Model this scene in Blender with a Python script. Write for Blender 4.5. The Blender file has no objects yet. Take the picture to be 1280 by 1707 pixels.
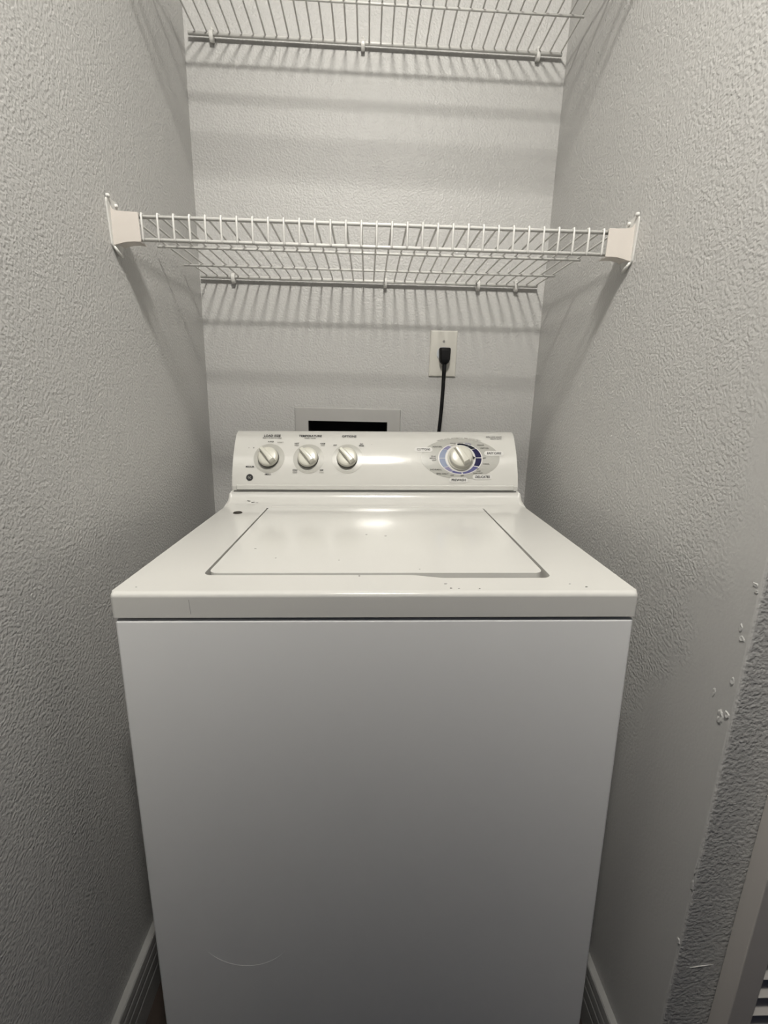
import bpy, bmesh, math, random
from mathutils import Vector, Matrix
random.seed(7)
sc = bpy.context.scene
COL = sc.collection

# ------------------------------------------------------------------ camera
def make_camera():
    yaw, pitch, roll, f = 0.038558, 0.2433, 0.0230, 788.606
    cy, sy, cp, sp = math.cos(yaw), math.sin(yaw), math.cos(pitch), math.sin(pitch)
    fw = Vector((sy*cp, cy*cp, -sp)); r = Vector((cy, -sy, 0)); u = r.cross(fw)
    c, s = math.cos(roll), math.sin(roll)
    R = c*r + s*u; U = -s*r + c*u
    cam = bpy.data.cameras.new('camera'); o = bpy.data.objects.new('camera', cam); COL.objects.link(o)
    m = Matrix((R, U, -fw)).transposed().to_4x4(); m.translation = Vector((-0.02944, -0.56331, 1.16213))
    o.matrix_world = m
    cam.sensor_fit = 'VERTICAL'; cam.sensor_height = 36.0; cam.sensor_width = 27.0
    cam.lens = f/1707*36.0; cam.clip_start = 0.01
    sc.camera = o
make_camera()

# ------------------------------------------------------------------ world, exposure
w = bpy.data.worlds.new('world'); sc.world = w; w.use_nodes = True
w.node_tree.nodes['Background'].inputs[0].default_value = (0.40, 0.55, 1.0, 1)
w.node_tree.nodes['Background'].inputs[1].default_value = 0.05
LAMP_STRENGTH = 412.0
LAMP_COLOR = (1.0, 0.965, 0.895)
LAMP_POS = (-0.03, -0.57, 2.44)
sc.view_settings.view_transform = 'Standard'; sc.view_settings.look = 'None'
sc.view_settings.gamma = 1.0; sc.view_settings.use_curve_mapping = False
sc.view_settings.exposure = 0.0

# ------------------------------------------------------------------ materials
def mat(name, color, rough=0.5, bump=None, metallic=0.0, spec=0.5, coat=0.0, noise=None):
    """bump = (scale, strength, distance, detail); noise = (scale, amount) slight albedo variation"""
    m = bpy.data.materials.new(name); m.use_nodes = True
    nt = m.node_tree; b = nt.nodes['Principled BSDF']
    b.inputs['Base Color'].default_value = (*color, 1); b.inputs['Roughness'].default_value = rough
    b.inputs['Metallic'].default_value = metallic; b.inputs['Specular IOR Level'].default_value = spec
    b.inputs['Coat Weight'].default_value = coat; b.inputs['Coat Roughness'].default_value = 0.08
    tc = nt.nodes.new('ShaderNodeTexCoord')
    if bump:
        n = nt.nodes.new('ShaderNodeTexNoise'); n.inputs['Scale'].default_value = bump[0]; n.inputs['Detail'].default_value = bump[3]
        nt.links.new(tc.outputs['Object'], n.inputs['Vector'])
        bp = nt.nodes.new('ShaderNodeBump'); bp.inputs['Strength'].default_value = bump[1]; bp.inputs['Distance'].default_value = bump[2]
        nt.links.new(n.outputs['Fac'], bp.inputs['Height']); nt.links.new(bp.outputs['Normal'], b.inputs['Normal'])
    if noise:
        n2 = nt.nodes.new('ShaderNodeTexNoise'); n2.inputs['Scale'].default_value = noise[0]; n2.inputs['Detail'].default_value = 4
        nt.links.new(tc.outputs['Object'], n2.inputs['Vector'])
        mx = nt.nodes.new('ShaderNodeMix'); mx.data_type = 'RGBA'
        mx.inputs['A'].default_value = (*color, 1); mx.inputs['B'].default_value = (*[c*(1-noise[1]) for c in color], 1)
        nt.links.new(n2.outputs['Fac'], mx.inputs['Factor']); nt.links.new(mx.outputs['Result'], b.inputs['Base Color'])
    return m

def wall_mat(name, color, smooth_edge=False):
    """painted drywall with a hand-sprayed knockdown texture; smooth_edge: patched smooth beside the outside corner"""
    m = bpy.data.materials.new(name); m.use_nodes = True
    nt = m.node_tree; N = nt.nodes; L = nt.links; b = N['Principled BSDF']
    b.inputs['Roughness'].default_value = 0.42; b.inputs['Specular IOR Level'].default_value = 0.35
    b.inputs['Base Color'].default_value = (*color, 1)
    g = N.new('ShaderNodeNewGeometry')
    wz = N.new('ShaderNodeTexNoise'); wz.inputs['Scale'].default_value = 60; wz.inputs['Detail'].default_value = 2
    L.new(g.outputs['Position'], wz.inputs['Vector'])
    wv = N.new('ShaderNodeVectorMath'); wv.operation = 'MULTIPLY_ADD'; wv.inputs[1].default_value = (0.003,)*3
    L.new(wz.outputs['Color'], wv.inputs[0]); L.new(g.outputs['Position'], wv.inputs[2])
    n1 = N.new('ShaderNodeTexNoise'); n1.inputs['Scale'].default_value = 220; n1.inputs['Detail'].default_value = 1.0; n1.inputs['Roughness'].default_value = 0.45
    L.new(wv.outputs[0], n1.inputs['Vector'])
    rp = N.new('ShaderNodeMapRange')
    rp.inputs['From Min'].default_value = 0.30; rp.inputs['From Max'].default_value = 0.68
    L.new(n1.outputs['Fac'], rp.inputs['Value'])
    n2 = N.new('ShaderNodeTexNoise'); n2.inputs['Scale'].default_value = 14; n2.inputs['Detail'].default_value = 3
    L.new(g.outputs['Position'], n2.inputs['Vector'])
    r2 = N.new('ShaderNodeMapRange'); r2.inputs['From Min'].default_value = 0.3; r2.inputs['From Max'].default_value = 0.7
    r2.inputs['To Min'].default_value = 0.7; r2.inputs['To Max'].default_value = 1.0
    L.new(n2.outputs['Fac'], r2.inputs['Value'])
    mu = N.new('ShaderNodeMath'); mu.operation = 'MULTIPLY'; L.new(rp.outputs[0], mu.inputs[0]); L.new(r2.outputs[0], mu.inputs[1])
    h = mu
    if smooth_edge:      # trowelled corner: texture fades out in the last 12 cm before the corner
        sp = N.new('ShaderNodeSeparateXYZ'); L.new(g.outputs['Position'], sp.inputs[0])
        jit = N.new('ShaderNodeMath'); jit.operation = 'MULTIPLY_ADD'; jit.inputs[1].default_value = 0.16
        L.new(n2.outputs['Fac'], jit.inputs[0]); L.new(sp.outputs['Y'], jit.inputs[2])
        zr = N.new('ShaderNodeMapRange'); zr.inputs['From Min'].default_value = 0.45; zr.inputs['From Max'].default_value = 1.05
        zr.inputs['To Min'].default_value = -0.14; zr.inputs['To Max'].default_value = 0.03; L.new(sp.outputs['Z'], zr.inputs['Value'])
        jz = N.new('ShaderNodeMath'); jz.operation = 'ADD'; L.new(jit.outputs[0], jz.inputs[0]); L.new(zr.outputs[0], jz.inputs[1]); jit = jz
        ed = N.new('ShaderNodeMapRange'); ed.interpolation_type = 'SMOOTHSTEP'
        ed.inputs['From Min'].default_value = 0.03; ed.inputs['From Max'].default_value = 0.13
        ed.inputs['To Min'].default_value = 0.16; ed.inputs['To Max'].default_value = 1.0
        L.new(jit.outputs[0], ed.inputs['Value'])
        # only the closet side (normal -x), not the hall face
        sn = N.new('ShaderNodeSeparateXYZ'); L.new(g.outputs['True Normal'], sn.inputs[0])
        ab = N.new('ShaderNodeMath'); ab.operation = 'ABSOLUTE'; L.new(sn.outputs['Y'], ab.inputs[0])
        mxm = N.new('ShaderNodeMath'); mxm.operation = 'MAXIMUM'; L.new(ed.outputs[0], mxm.inputs[0]); L.new(ab.outputs[0], mxm.inputs[1])
        m3 = N.new('ShaderNodeMath'); m3.operation = 'MULTIPLY'; L.new(mu.outputs[0], m3.inputs[0]); L.new(mxm.outputs[0], m3.inputs[1])
        h = m3
    bp = N.new('ShaderNodeBump'); bp.inputs['Strength'].default_value = 0.65; bp.inputs['Distance'].default_value = 0.00105
    L.new(h.outputs[0], bp.inputs['Height']); L.new(bp.outputs['Normal'], b.inputs['Normal'])
    return m

def plank_mat():
    m = bpy.data.materials.new('dark_wood'); m.use_nodes = True
    nt = m.node_tree; N = nt.nodes; L = nt.links; b = N['Principled BSDF']; b.inputs['Roughness'].default_value = 0.45
    tc = N.new('ShaderNodeTexCoord'); mp = N.new('ShaderNodeMapping'); mp.inputs['Scale'].default_value = (60, 4, 4)
    L.new(tc.outputs['Object'], mp.inputs[0])
    n = N.new('ShaderNodeTexNoise'); n.inputs['Scale'].default_value = 1.0; n.inputs['Detail'].default_value = 6; L.new(mp.outputs[0], n.inputs['Vector'])
    cr = N.new('ShaderNodeValToRGB'); cr.color_ramp.elements[0].color = (0.016, 0.011, 0.009, 1); cr.color_ramp.elements[1].color = (0.05, 0.034, 0.026, 1)
    L.new(n.outputs['Fac'], cr.inputs[0]); L.new(cr.outputs[0], b.inputs['Base Color'])
    return m

WALL = (0.455, 0.450, 0.438)
M = dict(
    wall=wall_mat('textured_wall_paint', WALL), wall_r=wall_mat('textured_wall_paint_patched', WALL, True),
    ceiling=mat('ceiling_paint', (0.38, 0.375, 0.36), 0.8), base=mat('shaded_trim_paint', (0.31, 0.308, 0.30), 0.35),  # trim paint darkened: shade low beside the washer is in its colour
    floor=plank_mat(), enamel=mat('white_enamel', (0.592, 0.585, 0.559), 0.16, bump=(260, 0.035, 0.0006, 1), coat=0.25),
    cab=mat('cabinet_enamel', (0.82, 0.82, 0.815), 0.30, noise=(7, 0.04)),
    panel=mat('panel_plastic', (0.577, 0.570, 0.540), 0.11, bump=(400, 0.012, 0.0003, 1)),
    knob=mat('knob_plastic', (0.562, 0.551, 0.488), 0.28), skirt_shadow=mat('knob_skirt', (0.07, 0.068, 0.060), 0.6),  # small knobs: shadow under the cap painted as a dark skirt
    ring=mat('grey_print', (0.392, 0.385, 0.351), 0.3), grey=mat('light_grey_print', (0.370, 0.366, 0.337), 0.28),
    white=mat('white_print', (0.592, 0.585, 0.562), 0.3), ink=mat('black_ink', (0.03, 0.03, 0.032), 0.4, spec=0.12),
    softink=mat('grey_ink', (0.13, 0.128, 0.122), 0.4, spec=0.12), paleink=mat('pale_ink', (0.311, 0.303, 0.281), 0.4, spec=0.12),
    navy=mat('navy_print', (0.012, 0.011, 0.05), 0.35, spec=0.12), nearblack=mat('black_print', (0.012, 0.014, 0.022), 0.35, spec=0.12),
    indigo=mat('indigo_print', (0.10, 0.10, 0.22), 0.35, spec=0.12), lilac=mat('lilac_print', (0.207, 0.200, 0.311), 0.35, spec=0.12),
    sky=mat('pale_blue_print', (0.237, 0.274, 0.370), 0.35, spec=0.12),
    wire=mat('white_vinyl_wire', (0.592, 0.585, 0.562), 0.3), clip=mat('white_clip_plastic', (0.592, 0.585, 0.562), 0.35),
    bracket=mat('beige_white_plastic', (0.570, 0.529, 0.488), 0.4), plate=mat('outlet_plastic', (0.548, 0.533, 0.488), 0.35),
    recep=mat('receptacle_plastic', (0.488, 0.503, 0.525), 0.35), rubber=mat('black_rubber', (0.004, 0.004, 0.0045), 0.6, spec=0.2),
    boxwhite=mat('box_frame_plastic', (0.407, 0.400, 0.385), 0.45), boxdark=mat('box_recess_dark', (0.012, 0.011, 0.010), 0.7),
    steel=mat('screw_steel', (0.45, 0.44, 0.42), 0.35, metallic=0.8), hole=mat('rusty_hole', (0.022, 0.018, 0.012), 0.8),
    chip=mat('dark_chip', (0.05, 0.045, 0.04), 0.8), smudge=mat('grey_scuff', (0.244, 0.240, 0.229), 0.6),
    gap=mat('black_gap_shade', (0.008, 0.008, 0.008), 0.8), door=mat('door_paint', (0.50, 0.475, 0.45), 0.45),
    plaster=mat('bare_plaster', (0.488, 0.481, 0.466), 0.8), foot=mat('rubber_foot', (0.03, 0.03, 0.03), 0.6),
    bronze=mat('dark_bronze', (0.05, 0.042, 0.035), 0.5, metallic=0.3),
    brass=mat('brass_valve', (0.30, 0.22, 0.10), 0.4, metallic=0.8),
)

# ------------------------------------------------------------------ mesh helpers
def link(name, me, material, parent=None, smooth=False):
    o = bpy.data.objects.new(name, me); COL.objects.link(o)
    if material is not None and len(me.materials) == 0: me.materials.append(material)
    if parent is not None: o.parent = parent
    if smooth:
        for p in me.polygons: p.use_smooth = True
    return o
def from_bm(name, bm, material, parent=None, smooth=False):
    bmesh.ops.recalc_face_normals(bm, faces=bm.faces)
    me = bpy.data.meshes.new(name); bm.to_mesh(me); bm.free()
    return link(name, me, material, parent, smooth)
def box(bm, x0, x1, y0, y1, z0, z1, bevel=0.0, seg=2):
    r = bmesh.ops.create_cube(bm, size=1.0)
    vs = r['verts']
    for v in vs:
        v.co = Vector((x0+(v.co.x+.5)*(x1-x0), y0+(v.co.y+.5)*(y1-y0), z0+(v.co.z+.5)*(z1-z0)))
    if bevel > 0:
        es = list({e for v in vs for e in v.link_edges})
        bmesh.ops.bevel(bm, geom=es, offset=bevel, segments=seg, affect='EDGES', profile=0.5)
    return vs
def tube(bm, pts, r, n=8, caps=True):
    """tube along a polyline with mitred bends"""
    pts = [Vector(p) for p in pts]
    rings = []
    up0 = None
    for i, p in enumerate(pts):
        if i == 0: d = (pts[1]-p)
        elif i == len(pts)-1: d = (p-pts[i-1])
        else: d = (pts[i+1]-p).normalized() + (p-pts[i-1]).normalized()
        d.normalize()
        if up0 is None:
            a = Vector((0, 0, 1)) if abs(d.z) < .9 else Vector((1, 0, 0))
            u = d.cross(a).normalized()
        else:
            u = (up0 - d*up0.dot(d)).normalized()
        up0 = u; v = d.cross(u)
        rr = r[i] if isinstance(r, (list, tuple)) else r
        rings.append([bm.verts.new(p + (u*math.cos(2*math.pi*k/n) + v*math.sin(2*math.pi*k/n))*rr) for k in range(n)])
    for a, b in zip(rings, rings[1:]):
        for k in range(n): bm.faces.new((a[k], a[(k+1) % n], b[(k+1) % n], b[k]))
    if caps:
        bm.faces.new(rings[0][::-1]); bm.faces.new(rings[-1])
def lathe(bm, prof, n=32, mtx=None):
    """prof = [(r, h)] around local z"""
    rings = []
    for r, h in prof:
        if r < 1e-6: rings.append([bm.verts.new((0, 0, h))])
        else: rings.append([bm.verts.new((r*math.cos(2*math.pi*k/n), r*math.sin(2*math.pi*k/n), h)) for k in range(n)])
    for a, b in zip(rings, rings[1:]):
        for k in range(n):
            k2 = (k+1) % n
            if len(a) == 1 and len(b) == 1: continue
            if len(a) == 1: bm.faces.new((a[0], b[k], b[k2]))
            elif len(b) == 1: bm.faces.new((a[k], a[k2], b[0]))
            else: bm.faces.new((a[k], a[k2], b[k2], b[k]))
    if mtx is not None:
        vs = [v for rg in rings for v in rg]
        for v in vs: v.co = mtx @ v.co
def prism(bm, poly, axis, a, b):
    """extrude 2D polygon along axis from a to b. axis x: poly=(y,z); y: (x,z); z: (x,y)"""
    def P(q, t):
        return {'x': (t, q[0], q[1]), 'y': (q[0], t, q[1]), 'z': (q[0], q[1], t)}[axis]
    A = [bm.verts.new(P(q, a)) for q in poly]; B = [bm.verts.new(P(q, b)) for q in poly]
    n = len(poly)
    bm.faces.new(A[::-1]); bm.faces.new(B)
    for i in range(n): bm.faces.new((A[i], A[(i+1) % n], B[(i+1) % n], B[i]))
def empty(name, loc=(0, 0, 0), rot=None):
    o = bpy.data.objects.new(name, None); COL.objects.link(o); o.location = loc
    if rot is not None: o.matrix_world = Matrix.Translation(Vector(loc)) @ rot.to_4x4()
    o.empty_display_size = 0.05
    return o
def tag(o, label=None, cat=None, group=None, kind=None):
    if label: o['label'] = label
    if cat: o['category'] = cat
    if group: o['group'] = group
    if kind: o['kind'] = kind
    return o
def autosmooth(o, angle=35):
    me = o.data
    for p in me.polygons: p.use_smooth = True
    bm = bmesh.new(); bm.from_mesh(me)
    for e in bm.edges:
        if len(e.link_faces) == 2 and e.calc_face_angle(0) > math.radians(angle): e.smooth = False
    bm.to_mesh(me); bm.free()
    wn = o.modifiers.new('wn', 'WEIGHTED_NORMAL'); wn.keep_sharp = True; wn.weight = 90
def bake(o):
    """apply modifiers without operators"""
    dg = bpy.context.evaluated_depsgraph_get(); me = bpy.data.meshes.new_from_object(o.evaluated_get(dg))
    o.modifiers.clear(); o.data = me
def rounded(poly, radii, seg=5):
    """round the corners of a 2D polygon"""
    out = []; n = len(poly)
    for i in range(n):
        p = Vector(poly[i]); a = Vector(poly[i-1]); b = Vector(poly[(i+1) % n]); r = radii[i] if isinstance(radii, (list, tuple)) else radii
        if r <= 0: out.append(tuple(p)); continue
        da = (a-p).normalized(); db = (b-p).normalized()
        half = da.angle(db)/2; t = r/math.tan(half)
        c = p + (da+db).normalized()*(r/math.sin(half))
        s = p+da*t; e = p+db*t
        a0 = math.atan2(s.y-c.y, s.x-c.x); a1 = math.atan2(e.y-c.y, e.x-c.x)
        d = (a1-a0+math.pi) % (2*math.pi)-math.pi
        for k in range(seg+1):
            t_ = a0+d*k/seg; out.append((c.x+r*math.cos(t_), c.y+r*math.sin(t_)))
    return out

# ------------------------------------------------------------------ the setting
XL, XR, YB, YE, H = -0.4471, 0.4130, 0.7224, -0.0862, 2.44
HX, HL, HY, YLE = 3.2, -2.6, -3.6, -.42             # hall: right end, left end, opposite wall; end of the closet's left wall
# floor: slab with dark planks
bm = bmesh.new(); box(bm, HL-.1, HX+.1, HY-.1, YB+.15, -.06, -.012)
floor = tag(from_bm('floor', bm, M['floor']), 'dark brown wood plank floor in the narrow gaps beside the washer', kind='structure')
PW, PL = .125, .92
bm = bmesh.new(); box(bm, -PW/2+.0008, PW/2-.0008, -PL/2+.0008, PL/2-.0008, -.012, 0, .0012, 1)
pm = bpy.data.meshes.new('plank'); bm.to_mesh(pm); bm.free(); pm.materials.append(M['floor'])
ix = 0; x = XL+PW/2-9*PW
while x < 1.8:
    y = -1.6 + PL/2 - (ix % 3)*.3
    while y-PL/2 < YB:
        o = bpy.data.objects.new('plank', pm); COL.objects.link(o); o.parent = floor; o.location = (x, y, 0)
        y += PL
    x += PW; ix += 1
bm = bmesh.new(); box(bm, HL-.1, HX+.1, HY-.1, YB+.15, H, H+.1)
tag(from_bm('ceiling', bm, M['ceiling']), 'plain painted ceiling above the laundry closet', kind='structure')
# back wall with the opening of the supply box
BX0, BX1, BZ0, BZ1 = -.1865, .0235, .90, 1.0905
bm = bmesh.new()
box(bm, XL-.12, BX0, YB, YB+.13, -.01, H); box(bm, BX1, XR+.12, YB, YB+.13, -.01, H)
box(bm, BX0, BX1, YB, YB+.13, BZ1, H); box(bm, BX0, BX1, YB, YB+.13, -.01, BZ0)
tag(from_bm('wall_back', bm, M['wall']), 'pale grey textured back wall behind the wire shelves', kind='structure')
bm = bmesh.new(); box(bm, HL-.1, XL, YLE, YB, -.01, H)
tag(from_bm('wall_left', bm, M['wall']), 'pale grey textured wall left of the washer', kind='structure')
bm = bmesh.new(); box(bm, XR, HX+.1, YE, YB, -.01, H)
es = [e for e in bm.edges if all(abs(v.co.x-XR) < 1e-4 and abs(v.co.y-YE) < 1e-4 for v in e.verts)]
bmesh.ops.bevel(bm, geom=es, offset=.004, segments=3, affect='EDGES', profile=.5)
wall_r = tag(from_bm('wall_right', bm, M['wall_r']), 'pale grey textured wall right of the washer ending in an outside corner', kind='structure')
# baseboards: moulded profile (distance from wall, height)
BP = [(0, 0), (.0150, 0), (.0150, .050), (.0140, .053), (.0140, .056), (.0150, .059), (.0150, .078), (.0140, .081), (.0140, .084), (.0147, .087),
      (.0142, .100), (.0132, .103), (.0132, .106), (.0138, .109), (.0128, .1215), (.0110, .124), (0, .124)]
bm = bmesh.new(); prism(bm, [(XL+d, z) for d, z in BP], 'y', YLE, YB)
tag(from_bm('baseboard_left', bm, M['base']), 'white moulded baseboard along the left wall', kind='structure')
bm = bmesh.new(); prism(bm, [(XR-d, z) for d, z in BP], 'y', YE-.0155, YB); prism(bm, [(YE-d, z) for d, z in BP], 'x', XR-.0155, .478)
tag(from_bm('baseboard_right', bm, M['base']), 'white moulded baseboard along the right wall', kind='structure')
# chipped plaster on the outside corner
def chip_bm(n, rx, rz, th, seed):
    rnd = random.Random(seed); b = bmesh.new()
    top = []; bot = []
    for k in range(n):
        a = 2*math.pi*k/n; q = .65+.5*rnd.random()
        top.append(b.verts.new((0, rx*q*math.cos(a)*.7, rz*q*math.sin(a)*.7)))
        bot.append(b.verts.new((0, rx*q*math.cos(a), rz*q*math.sin(a))))
    for v in top: v.co.x = -th*(.6+.6*rnd.random())
    c = b.verts.new((-th*.5, 0, 0))
    for k in range(n):
        b.faces.new((bot[k], bot[(k+1) % n], top[(k+1) % n], top[k])); b.faces.new((top[k], top[(k+1) % n], c))
    for v in b.verts: v.co.x *= .5
    return b
for (y, z, rx, rz, th, sd) in ((-.069, .783, .006, .011, .003, 1), (-.078, .793, .004, .006, .0026, 2), (-.052, .806, .003, .008, .002, 3), (-.075, .838, .004, .006, .0022, 4),
                               (-.0835, .533, .003, .010, .002, 5), (-.083, .434, .004, .005, .003, 6), (-.077, .962, .005, .003, .0022, 8), (-.080, .955, .003, .003, .0022, 9),
                               (-.070, .905, .003, .007, .002, 10), (-.075, .893, .005, .004, .0018, 11), (-.083, .560, .002, .014, .0016, 12)):
    o = from_bm('plaster_chip', chip_bm(9, rx, rz, th, sd), M['wall_r'] if sd not in (2, 6) else M['plaster'], wall_r)
    o.location = (XR, y, z)
bm = bmesh.new(); tube(bm, [(.4335, YE, .388), (.447, YE-.0004, .391), (.468, YE, .3935)], [.0003, .0007, .0003], 6)
from_bm('scratch', bm, M['white'], wall_r)

# louvered door leaf beyond the corner
door = tag(empty('door_1', (.4795, YE-.001, .012)), 'painted louvered door leaf standing beyond the right wall corner', kind='structure')
DW, DT, DH = .46, .0275, 2.03
def dpart(name, x0, x1, z0, z1, y0=-DT, y1=0):
    bm = bmesh.new(); box(bm, x0, x1, y0, y1, z0, z1, .0015, 2); return from_bm(name, bm, M['door'], door)
dpart('stile', 0, .0345, 0, DH); dpart('stile', DW-.0345, DW, 0, DH)
dpart('rail', .0345, DW-.0345, 0, .15); dpart('rail', .0345, DW-.0345, .98, 1.06); dpart('rail', .0345, DW-.0345, DH-.09, DH)
bm = bmesh.new()
prism(bm, [(-.0265, -.0105), (-.0235, -.0145), (-.001, .0085), (-.004, .0125)], 'x', .0340, DW-.034)
sm = bpy.data.meshes.new('slat'); bmesh.ops.recalc_face_normals(bm, faces=bm.faces); bm.to_mesh(sm); bm.free(); sm.materials.append(M['door'])
for z0, z1 in ((.15, .98), (1.06, DH-.09)):
    z = z0+.018
    while z < z1-.012:
        o = bpy.data.objects.new('slat', sm); COL.objects.link(o); o.parent = door; o.location = (0, 0, z); z += .034

# ceiling lamp in the hall (just above the frame)
lamp = tag(empty('ceiling_lamp', LAMP_POS), 'globe ceiling lamp with a dark light-blocking dish added beneath, in front of the closet', 'lamp')
bm = bmesh.new(); lathe(bm, [(0, 0), (.12, 0), (.125, -.008), (.118, -.020), (0, -.020)], 40)
from_bm('lamp_base', bm, M['base'], lamp, True)
me_em = bpy.data.materials.new('lit_glass'); me_em.use_nodes = True
b_ = me_em.node_tree.nodes['Principled BSDF']; b_.inputs['Emission Color'].default_value = (*LAMP_COLOR, 1); b_.inputs['Emission Strength'].default_value = LAMP_STRENGTH
bm = bmesh.new(); lathe(bm, [(0, -.046)]+[(.088*math.sin(math.radians(a)), -.086+.040*math.cos(math.radians(a))) for a in range(15, 180, 15)]+[(0, -.126)], 24)
from_bm('lamp_globe', bm, me_em, lamp, True)
bm = bmesh.new(); tube(bm, [(0, 0, -.015), (0, 0, -.500)], .004, 8); from_bm('lamp_stem', bm, M['bronze'], lamp, True)
bm = bmesh.new(); lathe(bm, [(0, -.506), (.04, -.504), (.09, -.498), (.130, -.486), (.133, -.484), (.090, -.494), (.04, -.500), (0, -.502)], 36)  # added dish, keeps steep lamp light off the lower walls
from_bm('lamp_light_blocker', bm, M['bronze'], lamp, True)

# ------------------------------------------------------------------ washing machine
ax, ay, az = -0.003250, -0.015050, -0.012414
WR = Matrix.Rotation(az, 3, 'Z') @ Matrix.Rotation(ay, 3, 'Y') @ Matrix.Rotation(ax, 3, 'X')
washer = tag(empty('washing_machine', (0, 0, 0.0), WR), 'white top-loading washing machine filling the closet under the shelves', 'washing machine')
W2, ZD = .343, .914
# cabinet: outer box, front edges rounded
bm = bmesh.new()
vs = box(bm, -W2+.002, W2-.002, .0015, .645, .022, .8762)
for v in bm.verts: v.co.x += math.copysign(.0115*(.876-v.co.z), v.co.x)
es = [e for e in bm.edges if all(v.co.y < .01 for v in e.verts) and abs(e.verts[0].co.z-e.verts[1].co.z) > .1]
es += [e for e in bm.edges if all(v.co.z > .87 for v in e.verts)]
bmesh.ops.bevel(bm, geom=es, offset=.0045, segments=4, affect='EDGES', profile=.5)
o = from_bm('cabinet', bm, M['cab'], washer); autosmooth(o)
for sx in (-1, 1):
    for y in (.05, .58):
        bm = bmesh.new(); lathe(bm, [(0, .009), (.021, .009), (.022, .014), (.018, .022), (.008, .024), (.008, .04)], 16)
        o = from_bm('foot', bm, M['foot'], washer, True); o.location = (sx*.29, y, 0)
bm = bmesh.new(); box(bm, -W2+.012, W2-.012, .010, .63, .872, .8815)
from_bm('gap_shade', bm, M['gap'], washer)  # black slab painted in as the shade of the gap below the deck
# deck: side profile swept across, lid opening cut out
prof = [(0, .8795), (0, ZD)]
prof = [(.0, .8795), (0, ZD-.0065), (.0012, ZD-.0025), (.0045, ZD-.0003), (.009, ZD), (.475, ZD), (.503, ZD+.0005), (.513, ZD+.003), (.521, ZD+.008), (.527, ZD+.0145), (.5305, ZD+.021), (.532, ZD+.0275),
        (.640, ZD+.0275), (.648, ZD+.02), (.648, .8795)]
bm = bmesh.new(); prism(bm, prof, 'x', -W2, W2)
es = [e for e in bm.edges if all(abs(abs(v.co.x)-W2) < 1e-5 for v in e.verts) and abs(e.verts[0].co.x-e.verts[1].co.x) < 1e-5]
es = [e for e in es if not all(abs(v.co.z-.8795) < 1e-4 for v in e.verts)]
bmesh.ops.bevel(bm, geom=es, offset=.0055, segments=4, affect='EDGES', profile=.5, clamp_overlap=True)
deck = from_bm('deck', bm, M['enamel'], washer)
open_poly = rounded([(-.2455, .0632), (.050, .0632), (.092, .0515), (.2465, .0515), (.2445, .474), (-.2445, .474)], [.012, .03, .02, .014, 0, 0])
bm = bmesh.new(); prism(bm, open_poly, 'z', ZD-.019, ZD+.02); bmesh.ops.recalc_face_normals(bm, faces=bm.faces)
cm = bpy.data.meshes.new('cut'); bm.to_mesh(cm); bm.free(); cut = bpy.data.objects.new('cut', cm); COL.objects.link(cut)
cut.matrix_world = washer.matrix_world.copy(); deck_p = deck.parent
bpy.context.view_layer.update()
cut.matrix_world = deck.matrix_world.copy(); bpy.context.view_layer.update()
md = deck.modifiers.new('b', 'BOOLEAN'); md.object = cut; md.operation = 'DIFFERENCE'; md.solver = 'EXACT'
bv = deck.modifiers.new('v', 'BEVEL'); bv.limit_method = 'ANGLE'; bv.angle_limit = math.radians(60); bv.width = .0016; bv.segments = 2
bpy.context.view_layer.update(); bake(deck); autosmooth(deck, 40)
bpy.data.objects.remove(cut)
# lid: slab with rounded rim, front edge rolling down
bm = bmesh.new()
lid_poly = rounded([(-.2388, .0655), (.2388, .0655), (.2392, .4725), (-.2392, .4725)], [.013, .013, .002, .002])
prism(bm, lid_poly, 'z', ZD-.0125, ZD+.0022)
es = [e for e in bm.edges if all(v.co.z > ZD for v in e.verts) and any(v.co.y < .46 for v in e.verts)]
bmesh.ops.bevel(bm, geom=es, offset=.0095, segments=6, affect='EDGES', profile=.5, clamp_overlap=True)
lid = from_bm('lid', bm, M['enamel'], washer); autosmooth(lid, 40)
bm = bmesh.new(); box(bm, -.236, .236, .4735, .4775, ZD-.001, ZD+.0030, .0012, 2)
from_bm('hinge_strip', bm, M['enamel'], washer)
bm = bmesh.new(); lathe(bm, [(0, .0010), (.0075, .0010), (.0085, .0018), (.0095, .0008), (.0100, 0)], 24)
o = from_bm('bolt_hole', bm, M['hole'], washer); o.location = (-.2975, .427, ZD)
# control panel
PY0, PZ0, PS, T0, T1 = .534, .953, .138, math.radians(13), math.radians(47)
_tab = [(PY0, PZ0)]
NS = 280
for i in range(NS):
    t = T0+(T1-T0)*((i+.5)/NS); h = PS/NS
    _tab.append((_tab[-1][0]+math.sin(t)*h, _tab[-1][1]+math.cos(t)*h))
def face(x, s, off=0.0):
    k = max(0.0, min(NS-1e-6, s/PS*NS)); i = int(k); f = k-i
    y = _tab[i][0]*(1-f)+_tab[i+1][0]*f; z = _tab[i][1]*(1-f)+_tab[i+1][1]*f
    t = T0+(T1-T0)*s/PS
    return Vector((x, y-math.cos(t)*off, z+math.sin(t)*off))
def frame(x, s):
    t = T0+(T1-T0)*s/PS
    X = Vector((1, 0, 0)); Y = Vector((0, math.sin(t), math.cos(t))); Z = Vector((0, -math.cos(t), math.sin(t)))
    m = Matrix((X, Y, Z)).transposed().to_4x4(); m.translation = face(x, s); return m
pp = [(.534, ZD+.0275), (.534, .9505), (.5375, .9525)]
pp += [tuple(_tab[i])[0:2] for i in range(0, NS+1, 14)]
yt, zt = _tab[-1]
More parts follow.
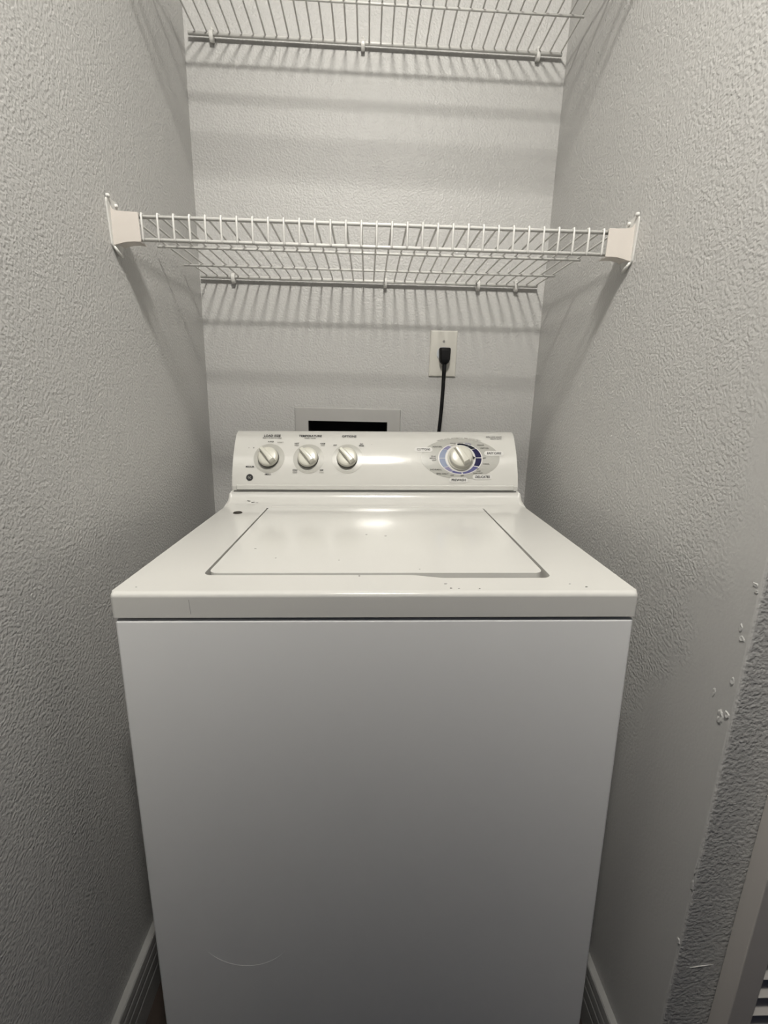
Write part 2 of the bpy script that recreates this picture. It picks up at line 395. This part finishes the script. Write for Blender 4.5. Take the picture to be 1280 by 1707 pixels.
for k in range(1, 6):
    a = T1+(math.pi/2+.15-T1)*k/5; pp.append((pp[-1][0]+.004*math.sin(a), pp[-1][1]+.004*math.cos(a)))
pp += [(.644, pp[-1][1]-.002), (.648, pp[-1][1]-.012), (.648, ZD+.0275)]
pp = [pp[0], pp[1], (.5335, .9515)] + [(y, z) for y, z in pp[3:]]
bm = bmesh.new()
PWD = .3378
prism(bm, pp, 'x', -PWD, PWD)
es = [e for e in bm.edges if abs(e.verts[0].co.x-e.verts[1].co.x) < 1e-5 and not all(v.co.z < ZD+.03 for v in e.verts)]
bmesh.ops.bevel(bm, geom=es, offset=.010, segments=5, affect='EDGES', profile=.5, clamp_overlap=True)
panel = from_bm('control_panel', bm, M['panel'], washer); autosmooth(panel, 30)
# thin dark strip painting the groove's shadow line at the panel's foot
bm = bmesh.new(); box(bm, -PWD+.004, PWD-.004, .5300, .5345, ZD+.0268, ZD+.0285)
from_bm('panel_seam_shadow', bm, M['softink'], washer)
bm = bmesh.new(); box(bm, -PWD+.010, PWD-.010, .5312, .5365, .9435, .9560, .0022, 3)
from_bm('panel_foot_trim', bm, M['panel'], washer)

# ---- print on the panel: meshes wrapped on the curved face
PRN = 0.0005
def wrap(name, verts, faces, x0, s0, material, off, label=None):
    me = bpy.data.meshes.new(name)
    me.from_pydata([face(x0+u, s0+v, off) for u, v in verts], [], faces); me.update()
    o = link(name, me, material, panel)
    if label: o['label'] = label
    return o
def ellipse_ring(r0, r1, a0, a1, na, nr):
    """annular sector between ellipses r0=(rx,ry) and r1"""
    vs, fs = [], []
    for i in range(na+1):
        a = math.radians(a0+(a1-a0)*i/na)
        for j in range(nr+1):
            f = j/nr; rx = r0[0]+(r1[0]-r0[0])*f; ry = r0[1]+(r1[1]-r0[1])*f
            vs.append((rx*math.cos(a), ry*math.sin(a)))
    for i in range(na):
        for j in range(nr):
            q = i*(nr+1)+j; fs.append((q, q+1, q+nr+2, q+nr+1))
    return vs, fs
def pill(w, h, n=6):
    vs = []
    r = h/2
    for k in range(n+1): a = -math.pi/2+math.pi*k/n; vs.append((w/2-r+r*math.cos(a), r*math.sin(a)))
    for k in range(n+1): a = math.pi/2+math.pi*k/n; vs.append((-w/2+r+r*math.cos(a), r*math.sin(a)))
    return vs, [tuple(range(len(vs)))]
def text(txt, x, s, size, material, width=None, rot=0.0, shear=0.0, align='CENTER', bold=0.0):
    cu = bpy.data.curves.new('lettering', 'FONT'); cu.body = txt; cu.size = size; cu.align_x = align; cu.align_y = 'CENTER'
    cu.shear = shear; cu.resolution_u = 2; cu.offset = max(bold, .00012)
    to = bpy.data.objects.new('lettering_tmp', cu); COL.objects.link(to)
    bpy.context.view_layer.update()
    me = bpy.data.meshes.new_from_object(to.evaluated_get(bpy.context.evaluated_depsgraph_get()))
    bpy.data.objects.remove(to); bpy.data.curves.remove(cu)
    xs = [v.co.x for v in me.vertices]; k = 1.0
    if width and xs: k = width/(max(xs)-min(xs))
    c, sn = math.cos(rot), math.sin(rot)
    for v in me.vertices:
        u, vv = v.co.x*k, v.co.y
        v.co = face(x+u*c-vv*sn, s+u*sn+vv*c, PRN+.0009)
    me.name = 'lettering'; me.materials.clear()
    return link('lettering', me, material, panel)

# small dials
def make_knob(x, s, r, hgt, ang, skirt_r, pointer=True):
    m = frame(x, s)
    k = empty('knob'); k.parent = panel; k.matrix_local = m
    bm = bmesh.new(); lathe(bm, [(0, .0005), (skirt_r, .0005), (skirt_r, .004), (r*.93, .0055), (0, .0055)], 40)
    from_bm('knob_skirt', bm, M['skirt_shadow'] if pointer else M['knob'], k, True)
    bm = bmesh.new(); lathe(bm, [(r*.93, .005), (r, .0065), (r*.97, hgt*.62), (r*.90, hgt*.74), (r*.72, hgt*.80), (0, hgt*.83)], 40)
    o = from_bm('knob_cap', bm, M['knob'], k); autosmooth(o, 50)
    # grip ridge: a tapering bar across the cap
    L0, L1, wd = -r*.88, r*(1.08 if pointer else .92), r*.25
    bm = bmesh.new()
    sec = []
    for t in (0, .10, .5, .92, 1.0):
        u = L0+(L1-L0)*t; hh = {0: .95, .10: 1.28, .5: 1.36, .92: 1.28, 1.0: .80}[t]*hgt; ww = wd*(1.2-.45*t)
        sec.append([bm.verts.new((u, -ww*1.10, hgt*.60)), bm.verts.new((u, -ww*.92, hh-.0014)), bm.verts.new((u, -ww*.62, hh)), bm.verts.new((u, ww*.62, hh)), bm.verts.new((u, ww*.92, hh-.0014)), bm.verts.new((u, ww*1.10, hgt*.60))])
    for a, b in zip(sec, sec[1:]):
        for i in range(5): bm.faces.new((a[i], a[i+1], b[i+1], b[i]))
        bm.faces.new((a[5], a[0], b[0], b[5]))
    bm.faces.new(sec[0]); bm.faces.new(sec[-1])
    bmesh.ops.rotate(bm, verts=bm.verts, matrix=Matrix.Rotation(ang, 3, 'Z'))
    o = from_bm('grip', bm, M['knob'], k); autosmooth(o, 45)
    return k
KN = ((-.2532, .0675, 'load size'), (-.1600, .0668, 'temperature'), (-.0673, .0672, 'options'))
for x, s, nm in KN:
    vs, fs = ellipse_ring((.0, .0), (.0365, .0375), 0, 360, 48, 6)
    wrap('dial_ring', vs, fs, x, s, M['ring'], PRN)
    k = make_knob(x-.001, s, .0240, .0200, math.radians(131), .0246); k['label'] = 'cream '+nm+' knob pointing up left'
# timer dial
TX, TS = .2020, .0700
vs, fs = ellipse_ring((0, 0), (.0945, .0525), 0, 360, 72, 10); wrap('dial_field', vs, fs, TX, TS, M['grey'], PRN)
vs, fs = ellipse_ring((0, 0), (.0535, .0410), 0, 360, 64, 8); wrap('dial_border', vs, fs, TX, TS-.001, M['white'], PRN*1.6)
for a0, a1, mk in ((97, 62, 'nearblack'), (61, 41, 'nearblack'), (39, 3, 'navy'), (0, -32, 'navy'), (-35, -84, 'indigo'), (-88, -118, 'indigo'), (-120, -142, 'lilac'), (-144, -179, 'sky'), (-181, -216, 'sky'), (-217, -238, 'lilac'), (-240, -258, 'ring')):
    vs, fs = ellipse_ring((.0365, .0352), (.0508, .0392) if a0 > -80 or a0 < -130 else (.0508, .0388), a0, a1, 14, 2)
    wrap('dial_sector', vs, fs, TX, TS-.001, M[mk], PRN*2.4)
vs, fs = ellipse_ring((0, 0), (.0352, .0340), 0, 360, 48, 6); wrap('dial_disc', vs, fs, TX, TS-.001, M['white'], PRN*2.8)
k = make_knob(TX, TS-.001, .0275, .0225, math.radians(121), .031, pointer=False); k['label'] = 'large cream timer knob on the coloured dial'
bm = bmesh.new(); prism(bm, [(.0290, -.0035), (.0350, 0), (.0290, .0035)], 'z', .0042, .0056)
from_bm('pointer', bm, M['ink'], k)
# lettering
I, SI, PI_ = M['ink'], M['softink'], M['paleink']
text('LOAD SIZE', -.2509, .1285, .0088, I, .040, bold=.0002); text('SELECT TO MATCH LOAD', -.2502, .1218, .0042, SI, .046)
text('SUPER', -.2520, .1108, .0050, I, .0145); text('RESET', -.2289, .1090, .0046, PI_, .0150)
text('•', -.3027, .0930, .0060, SI); text('•', -.2913, .0931, .0085, I)
text('MEDIUM', -.2970, .0453, .0052, I, .0190); text('SMALL', -.2540, .0272, .0054, I, .0150)
text('TEMPERATURE', -.1588, .1283, .0088, I, .055, bold=.0002); text('WASH / RINSE', -.1591, .1217, .0044, SI, .028)
text('HOT', -.1898, .1060, .0056, I, .0105); text('COLD', -.1898, .1010, .0044, SI, .0105)
text('WARM', -.1279, .1060, .0056, I, .0125); text('WARM', -.1279, .1012, .0040, PI_, .0100)
text('COLD', -.1908, .0375, .0056, I, .0115); text('COLD', -.1908, .0322, .0048, SI, .0105)
text('WARM', -.1285, .0378, .0056, I, .0085); text('COLD', -.1285, .0325, .0042, PI_, .0105)
text('OPTIONS', -.0649, .1277, .0088, I, .0350, bold=.0002); text('OFF', -.0979, .1016, .0054, I, .0085)
text('2ND', -.0347, .1052, .0052, I, .0080); text('RINSE', -.0347, .1005, .0052, I, .0120); text('•', -.0101, .1038, .0060, PI_)
for txt, x, s, ww, shr in (('COTTONS', .1145, .0913, .0320, 0), ('EASY CARE', .2835, .0818, .0350, .25), ('DELICATES', .2529, .0227, .0350, .2), ('PREWASH', .1961, .0152, .0330, 0)):
    vs, fs = pill(ww+.012, .0125); wrap('label_pill', vs, fs, x, s, M['white'], PRN*2.0)
    text(txt, x, s, .0082, I, ww, shear=shr, bold=.0002)
text('EXTRA LARGE CAPACITY', .2887, .1282, .0050, SI, .0390); text('HEAVY DUTY', .2925, .1222, .0050, SI, .0280)
for txt, x, s, ww in (('HEAVY SOIL', .1480, .0990, .0225), ('SOAK', .1375, .0732, .0115), ('REGULAR', .1355, .0682, .0150), ('LIGHT', .1390, .0632, .0105), ('NORMAL', .1430, .0400, .0280),
                      ('SPIN ONLY', .1580, .0300, .0290), ('OFF', .1810, .0262, .0080), ('OFF', .2050, .0258, .0080), ('REGULAR', .2530, .1040, .0170), ('LIGHT SOIL', .2615, .0955, .0215), ('OFF', .2590, .0690, .0080),
                      ('CASUAL', .2630, .0545, .0160), ('OFF', .2420, .0420, .0050), ('HAND', .2440, .0365, .0100), ('WASH LIGHT', .2420, .0315, .0225), ('RINSE', .1870, .1085, .0135), ('SPIN', .2050, .1090, .0110)):
    text(txt, x, s, .0048, SI, ww)
text('AUTO', .2230, .1075, .0046, M['indigo'], .0150, rot=-.25)
# arc of small lettering along the top rim of the grey field
arc = 'WATER LEVEL AUTOMATIC TWO SPEED WASH'
for i, ch in enumerate(arc):
    if ch == ' ': continue
    a = math.radians(122-64*i/(len(arc)-1))
    text(ch, TX+.0975*math.cos(a), TS+.0545*math.sin(a), .0046, PI_, rot=math.atan2(.0545*math.cos(a), -.0975*math.sin(a))+math.pi)
# round badge: black disc, pale ring, interlaced script letters
bd = empty('badge'); bd.parent = panel; bd.matrix_local = frame(-.2969, .0199); bd['label'] = 'small round black badge with pale script monogram'
bm = bmesh.new(); lathe(bm, [(0, .0014), (.0074, .0014), (.0080, .0008), (.0080, .0002), (0, .0002)], 32); from_bm('badge_disc', bm, M['ink'], bd)
def flat_stroke(pts, wd, z):
    bm = bmesh.new(); pr = []
    for i, p in enumerate(pts):
        a = Vector(pts[max(0, i-1)]); b = Vector(pts[min(len(pts)-1, i+1)]); d = (b-a).normalized(); n = Vector((-d.y, d.x))*wd/2
        p = Vector(p); pr.append((bm.verts.new((*(p+n), z)), bm.verts.new((*(p-n), z))))
    for (a, b), (c, d) in zip(pr, pr[1:]): bm.faces.new((a, b, d, c))
    return bm
ring = [(.0063*math.cos(2*math.pi*k/32), .0063*math.sin(2*math.pi*k/32)) for k in range(33)]
from_bm('badge_rim', flat_stroke(ring, .0003, .00155), M['softink'], bd)
G = [(-.0005+.0022*math.cos(a), .0002+.0030*math.sin(a)) for a in [math.radians(60+k*15) for k in range(19)]] + [(-.0003, .0002)]
G = [(x-.0013, y) for x, y in G]
Ec = [(.0030+.0014*math.cos(a), .0015+.0015*math.sin(a)) for a in [math.radians(40+k*23) for k in range(11)]] + [(.0030+.0018*math.cos(a), -.0014+.0017*math.sin(a)) for a in [math.radians(110+k*22) for k in range(11)]]
from_bm('monogram', flat_stroke([(x*.8, y*.8) for x, y in G], .0007, .0016), M['ring'], bd); from_bm('monogram', flat_stroke([(x*.8, y*.8) for x, y in Ec], .0007, .0016), M['ring'], bd)

# paint chips and scuffs on the washer's top
def speck(x, y, rx, ry, mk, seed, z=ZD, rot=0.0, nm='paint_chip'):
    rnd = random.Random(seed); bm = bmesh.new(); vs = []
    for k in range(9):
        a = 2*math.pi*k/9; q = .7+.5*rnd.random()
        u, v = rx*q*math.cos(a), ry*q*math.sin(a)
        vs.append((u*math.cos(rot)-v*math.sin(rot), u*math.sin(rot)+v*math.cos(rot)))
    A = [bm.verts.new((x+u, y+v, z+.00035)) for u, v in vs]; B = [bm.verts.new((x+u, y+v, z-.0003)) for u, v in vs]
    bm.faces.new(A); bm.faces.new(B[::-1])
    for k in range(9): bm.faces.new((A[k], B[k], B[(k+1) % 9], A[(k+1) % 9]))
    return from_bm(nm, bm, M[mk], washer)
speck(-.2965, .5175, .0045, .0012, 'chip', 1, z=ZD+.0066, rot=-.3); speck(-.2860, .5140, .0035, .0010, 'chip', 2, z=ZD+.0042, rot=.2); speck(-.2760, .5125, .0030, .0006, 'smudge', 3, z=ZD+.0034)
speck(-.2380, .4720, .0060, .0020, 'smudge', 4); speck(-.2430, .4700, .0022, .0012, 'chip', 5)
for i, (x, y, r, mk) in enumerate(((.0975, .0150, .0016, 'chip'), (.1080, .0135, .0014, 'smudge'), (.135, .0128, .0012, 'chip'), (.2800, .0185, .0017, 'chip'), (.0925, .0300, .0022, 'smudge'), (.262, .029, .0014, 'smudge'),
                                   (-.0250, .0590, .0012, 'chip'), (-.317, .020, .0010, 'smudge'))):
    speck(x, y, r, r*.7, mk, 20+i)
for i, (x, y, r) in enumerate(((-.1985, .1750, .0018), (-.0180, .2570, .0019), (.0165, .2480, .0022), (-.1560, .1290, .0014), (-.0580, .1190, .0015), (.0620, .0800, .0014))):
    speck(x, y, r, r*.9, 'smudge', 40+i, z=ZD+.0022)
bm = bmesh.new(); box(bm, -.00025, .00025, -.00015, .0004, 0, .020)
o = from_bm('scuff_mark', bm, M['smudge'], washer); o.location = (-.2410, .0000, .885); o.rotation_euler = (0, -.05, 0)
# faint ring-shaped scuff on the front
def arc_mark(cx, cz, r, a0, a1):
    pts = [(cx+r*math.cos(math.radians(a0+(a1-a0)*k/24)), .0014, cz+r*math.sin(math.radians(a0+(a1-a0)*k/24))) for k in range(25)]
    bm = bmesh.new(); tube(bm, pts, [.00005]+[.00014]*23+[.00005], 5); return from_bm('scuff_mark', bm, M['cab'], washer)
arc_mark(-.205, .345, .075, 215, 325)

# ------------------------------------------------------------------ supply box in the back wall
sb = tag(empty('supply_box', (-.0815, YB, .995)), 'grey-white washer supply box frame with dark opening in the back wall', 'utility box')
bm = bmesh.new()
fx0, fx1, fz0, fz1 = -.2225+.0815, .0585+.0815, -.135, .1300
ix0, ix1, iz0, iz1 = BX0+.0815, BX1+.0815, BZ0-.995, BZ1-.995
def ringbox(bm, y0, y1):
    o4 = [(fx0, fz0), (fx1, fz0), (fx1, fz1), (fx0, fz1)]; i4 = [(ix0, iz0), (ix1, iz0), (ix1, iz1), (ix0, iz1)]
    V = {}
    for k, (x, z) in enumerate(o4): V['o', k, 0] = bm.verts.new((x, y1, z)); V['o', k, 1] = bm.verts.new((x+(.002 if k in (0, 3) else -.002), y0, z+(.002 if k < 2 else -.002)))
    for k, (x, z) in enumerate(i4): V['i', k, 0] = bm.verts.new((x, y1, z)); V['i', k, 1] = bm.verts.new((x, y0, z))
    for k in range(4):
        n = (k+1) % 4
        bm.faces.new((V['o', k, 1], V['o', n, 1], V['i', n, 1], V['i', k, 1])); bm.faces.new((V['o', k, 0], V['o', n, 0], V['o', n, 1], V['o', k, 1]))
        bm.faces.new((V['i', k, 1], V['i', n, 1], V['i', n, 0], V['i', k, 0])); bm.faces.new((V['o', k, 0], V['i', k, 0], V['i', n, 0], V['o', n, 0]))
ringbox(bm, -.0045, -.0002)
from_bm('frame', bm, M['boxwhite'], sb)
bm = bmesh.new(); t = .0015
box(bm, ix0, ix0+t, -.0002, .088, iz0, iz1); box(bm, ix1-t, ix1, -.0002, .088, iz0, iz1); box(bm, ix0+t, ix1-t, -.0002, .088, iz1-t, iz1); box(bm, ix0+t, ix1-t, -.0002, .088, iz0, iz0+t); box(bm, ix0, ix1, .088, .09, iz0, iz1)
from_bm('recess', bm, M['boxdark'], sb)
for sx in (-.05, .05):
    bm = bmesh.new(); tube(bm, [(sx, .045, iz0+t), (sx, .045, -.03), (sx, .040, -.02), (sx, .01, -.02)], .009, 12); from_bm('valve', bm, M['brass'], sb, True)

# ------------------------------------------------------------------ outlet and power cord
ox, oz = .1638, 1.2678
out = tag(empty('wall_outlet', (ox, YB, oz)), 'white single-receptacle wall outlet plate on the back wall', 'outlet')
bm = bmesh.new()
box(bm, -.035, .035, -.0050, 0, -.057, .057)
es = [e for e in bm.edges if all(v.co.y < -.004 for v in e.verts)]
bmesh.ops.bevel(bm, geom=es, offset=.0035, segments=3, affect='EDGES', profile=.5)
from_bm('cover_plate', bm, M['plate'], out)
ry = Matrix.Rotation(math.pi/2, 4, 'X')
bm = bmesh.new(); lathe(bm, [(0, .0072), (.0160, .0072), (.0172, .0064), (.0172, .004)], 32, ry); from_bm('receptacle', bm, M['recep'], out)
for z in (.030, -.030):
    bm = bmesh.new(); lathe(bm, [(0, .0056), (.0028, .0056), (.0032, .0050)], 14, ry); o = from_bm('screw', bm, M['steel'], out); o.location = (0, 0, z)
cord = tag(empty('power_cord', (ox+.002, YB-.0074, oz)), 'black power cord plugged into the outlet and hanging behind the washer', 'cord')
# plug: flat right-angle body, tapering downward
bm = bmesh.new()
secs = []
for z, hw, y0, y1 in ((.0135, .0125, -.0200, 0), (.0110, .0140, -.0225, 0), (.0040, .0138, -.0240, 0), (-.0150, .0128, -.0240, -.001), (-.0220, .0105, -.0230, -.004), (-.0275, .0055, -.0200, -.009)):
    secs.append([bm.verts.new(p) for p in ((-hw, y1, z), (hw, y1, z), (hw, y0+.005, z), (hw-.004, y0, z), (-hw+.004, y0, z), (-hw, y0+.005, z))])
for a, b in zip(secs, secs[1:]):
    for i in range(6): bm.faces.new((a[i], a[(i+1) % 6], b[(i+1) % 6], b[i]))
bm.faces.new(secs[0]); bm.faces.new(secs[-1])
o = from_bm('plug', bm, M['rubber'], cord); autosmooth(o, 50)
bm = bmesh.new()
tube(bm, [(0, -.0145, -.022), (-.0003, -.0150, -.05), (-.0010, -.0160, -.09), (-.0022, -.0165, -.13), (-.0042, -.0160, -.17), (-.0070, -.0150, -.21), (-.0105, -.0150, -.26), (-.014, -.0170, -.33), (-.016, -.0200, -.42), (-.012, -.024, -.52)],
     [.0058, .0050, .0047, .0046, .0046, .0046, .0046, .0046, .0046, .0046], 10)
from_bm('cable', bm, M['rubber'], cord, True)

# ------------------------------------------------------------------ wire shelves
def shelf(zc, tilt, x_off, label, clips, nm_group):
    """ventilated wire shelf; local origin at the back rail's middle"""
    root = tag(empty('wire_shelf', (-.0170, YB-.012, zc)), label, 'shelf', 'wire shelves')
    root.rotation_euler = (0, tilt, 0)
    N, SP = 33, .0254
    x0 = -.4250+.0170+x_off; xe = x0+SP*(N-1)
    RR, RW = .0030, .00185
    yl = -.400
    def rail(name, y, z, a, b, r=RR):
        bm = bmesh.new(); tube(bm, [(a, y, z), (b, y, z)], r, 10); return from_bm(name, bm, M['wire'], root, True)
    rail('back_rail', 0, -.001, x0-.016, xe+.003, .0040)
    rail('cross_rail', -.1150, -.0035, x0-.014, xe+.003, .0025); rail('cross_rail', -.2480, -.0035, x0-.014, xe+.003, .0025)
    rail('lip_rail', yl, 0, XL+.0170+.004, XR+.0170-.004); rail('lip_rail', yl+.0005, -.0335, XL+.0170+.004, XR+.0170-.004)
    bm = bmesh.new()
    tube(bm, [(0, -.0005, -.0015), (0, -.0030, .0015), (0, -.009, .0020), (0, -.1150, .0015), (0, -.2480, .0015), (0, yl+.003, .0042), (0, yl-.0030, .0040), (0, yl-.0044, .0005), (0, yl-.0038, -.0335), (0, yl-.0030, -.0365)], RW, 6)
    bmesh.ops.recalc_face_normals(bm, faces=bm.faces)
    me = bpy.data.meshes.new('wire'); bm.to_mesh(me); bm.free(); me.materials.append(M['wire'])
    for p in me.polygons: p.use_smooth = True
    for i in range(N):
        o = bpy.data.objects.new('wire', me); COL.objects.link(o); o.parent = root; o.location = (x0+SP*i, 0, 0)
    # wall clips hooked over the back rail
    for cx in clips:
        bm = bmesh.new()
        cxl = cx+.0170; hw = .0042
        outer = [(.0118, .012), (.0065, .0125), (.001, .0085), (-.0055, .0045), (-.0072, -.001), (-.0060, -.0075), (-.0035, -.0130), (.002, -.0150), (.006, -.011), (.0118, -.011)]
        prism(bm, outer, 'x', cxl-hw, cxl+hw)
        es = [e for e in bm.edges if abs(e.verts[0].co.x-e.verts[1].co.x) < 1e-6]
        bmesh.ops.bevel(bm, geom=es, offset=.0012, segments=2, affect='EDGES', profile=.5)
        o = from_bm('wall_clip', bm, M['clip'], root); autosmooth(o, 50)
        bm = bmesh.new(); lathe(bm, [(0, .0030), (.0020, .0026), (.0030, .0010), (.0030, 0)], 12, Matrix.Translation((cxl, .0030, .0105)) @ Matrix.Rotation(math.radians(70), 4, 'X'))
        from_bm('nail', bm, M['clip'], o, True)
    # end brackets on the side walls, holding the lip
    for sx, xw in ((-1, XL), (1, XR)):
        b = empty('end_bracket'); b.parent = root; b.location = (xw+.0170, yl, 0); b['label'] = 'moulded plastic end bracket screwed to the side wall'
        s = -sx                                   # into the closet
        # cover: front face with arched lower edge and flared wall side
        pts = [(.0008, .0185), (.0022, .0120), (.0060, .0060), (.0110, .0040), (.0440, .0040), (.0450, .0030), (.0462, -.0385), (.0450, -.0400), (.0360, -.0392), (.0250, -.0392), (.0160, -.0410), (.0085, -.0440), (.0040, -.0455), (.0015, -.0455), (.0008, -.030)]
        bm = bmesh.new(); prism(bm, [(s*x, z) for x, z in pts], 'y', -.0105, -.0075)
        # top and bottom returns
        prism(bm, [(s*x, z) for x, z in ((.0085, .0052), (.0110, .0040), (.0440, .0040), (.0440, .0018), (.0085, .0018))], 'y', -.0080, .0170)
        prism(bm, [(s*x, z) for x, z in ((.0085, -.0440), (.0160, -.0410), (.0250, -.0392), (.0360, -.0392), (.0450, -.0400), (.0450, -.0378), (.0250, -.0370), (.0085, -.0410))], 'y', -.0080, .0150)
        es = [e for e in bm.edges if all(v.co.y < -.010 for v in e.verts)]
        bmesh.ops.bevel(bm, geom=es, offset=.0008, segments=1, affect='EDGES')
        from_bm('cover', bm, M['bracket'], b)
        # wall plate with rounded top and curled foot
        pl = rounded([(-.0200, .0240), (.0200, .0210), (.0200, -.0560), (-.0140, -.0490)], [.008, .008, .010, .008])
        bm = bmesh.new(); prism(bm, pl, 'x', s*.0002, s*.0030); from_bm('wall_plate', bm, M['clip'], b)
        bm = bmesh.new(); tube(bm, [(s*.003, -.010, -.047), (s*.0055, -.006, -.053), (s*.0060, .004, -.057), (s*.0045, .012, -.058)], [.0020, .0026, .0026, .0016], 8); from_bm('foot_curl', bm, M['clip'], b, True)
        for (y, z) in ((-.0160, .0235), (.0080, .0165)):
            bm = bmesh.new(); lathe(bm, [(0, .0052), (.0024, .0046), (.0034, .0030), (.0034, .0)], 12, Matrix.Translation((s*.002, y, z)) @ Matrix.Rotation(s*math.pi/2, 4, 'Y')); from_bm('screw', bm, M['clip'], b, True)
    return root
shelf(1.4341, -.0020, 0, 'white wire shelf directly above the washer, with both end brackets in view', (-.3626, .0097, .2417, .3377), 'lower')
shelf(1.9201, .0068, .007, 'upper white wire shelf at the top edge of the picture', (-.3840, -.0510, .3443), 'upper')
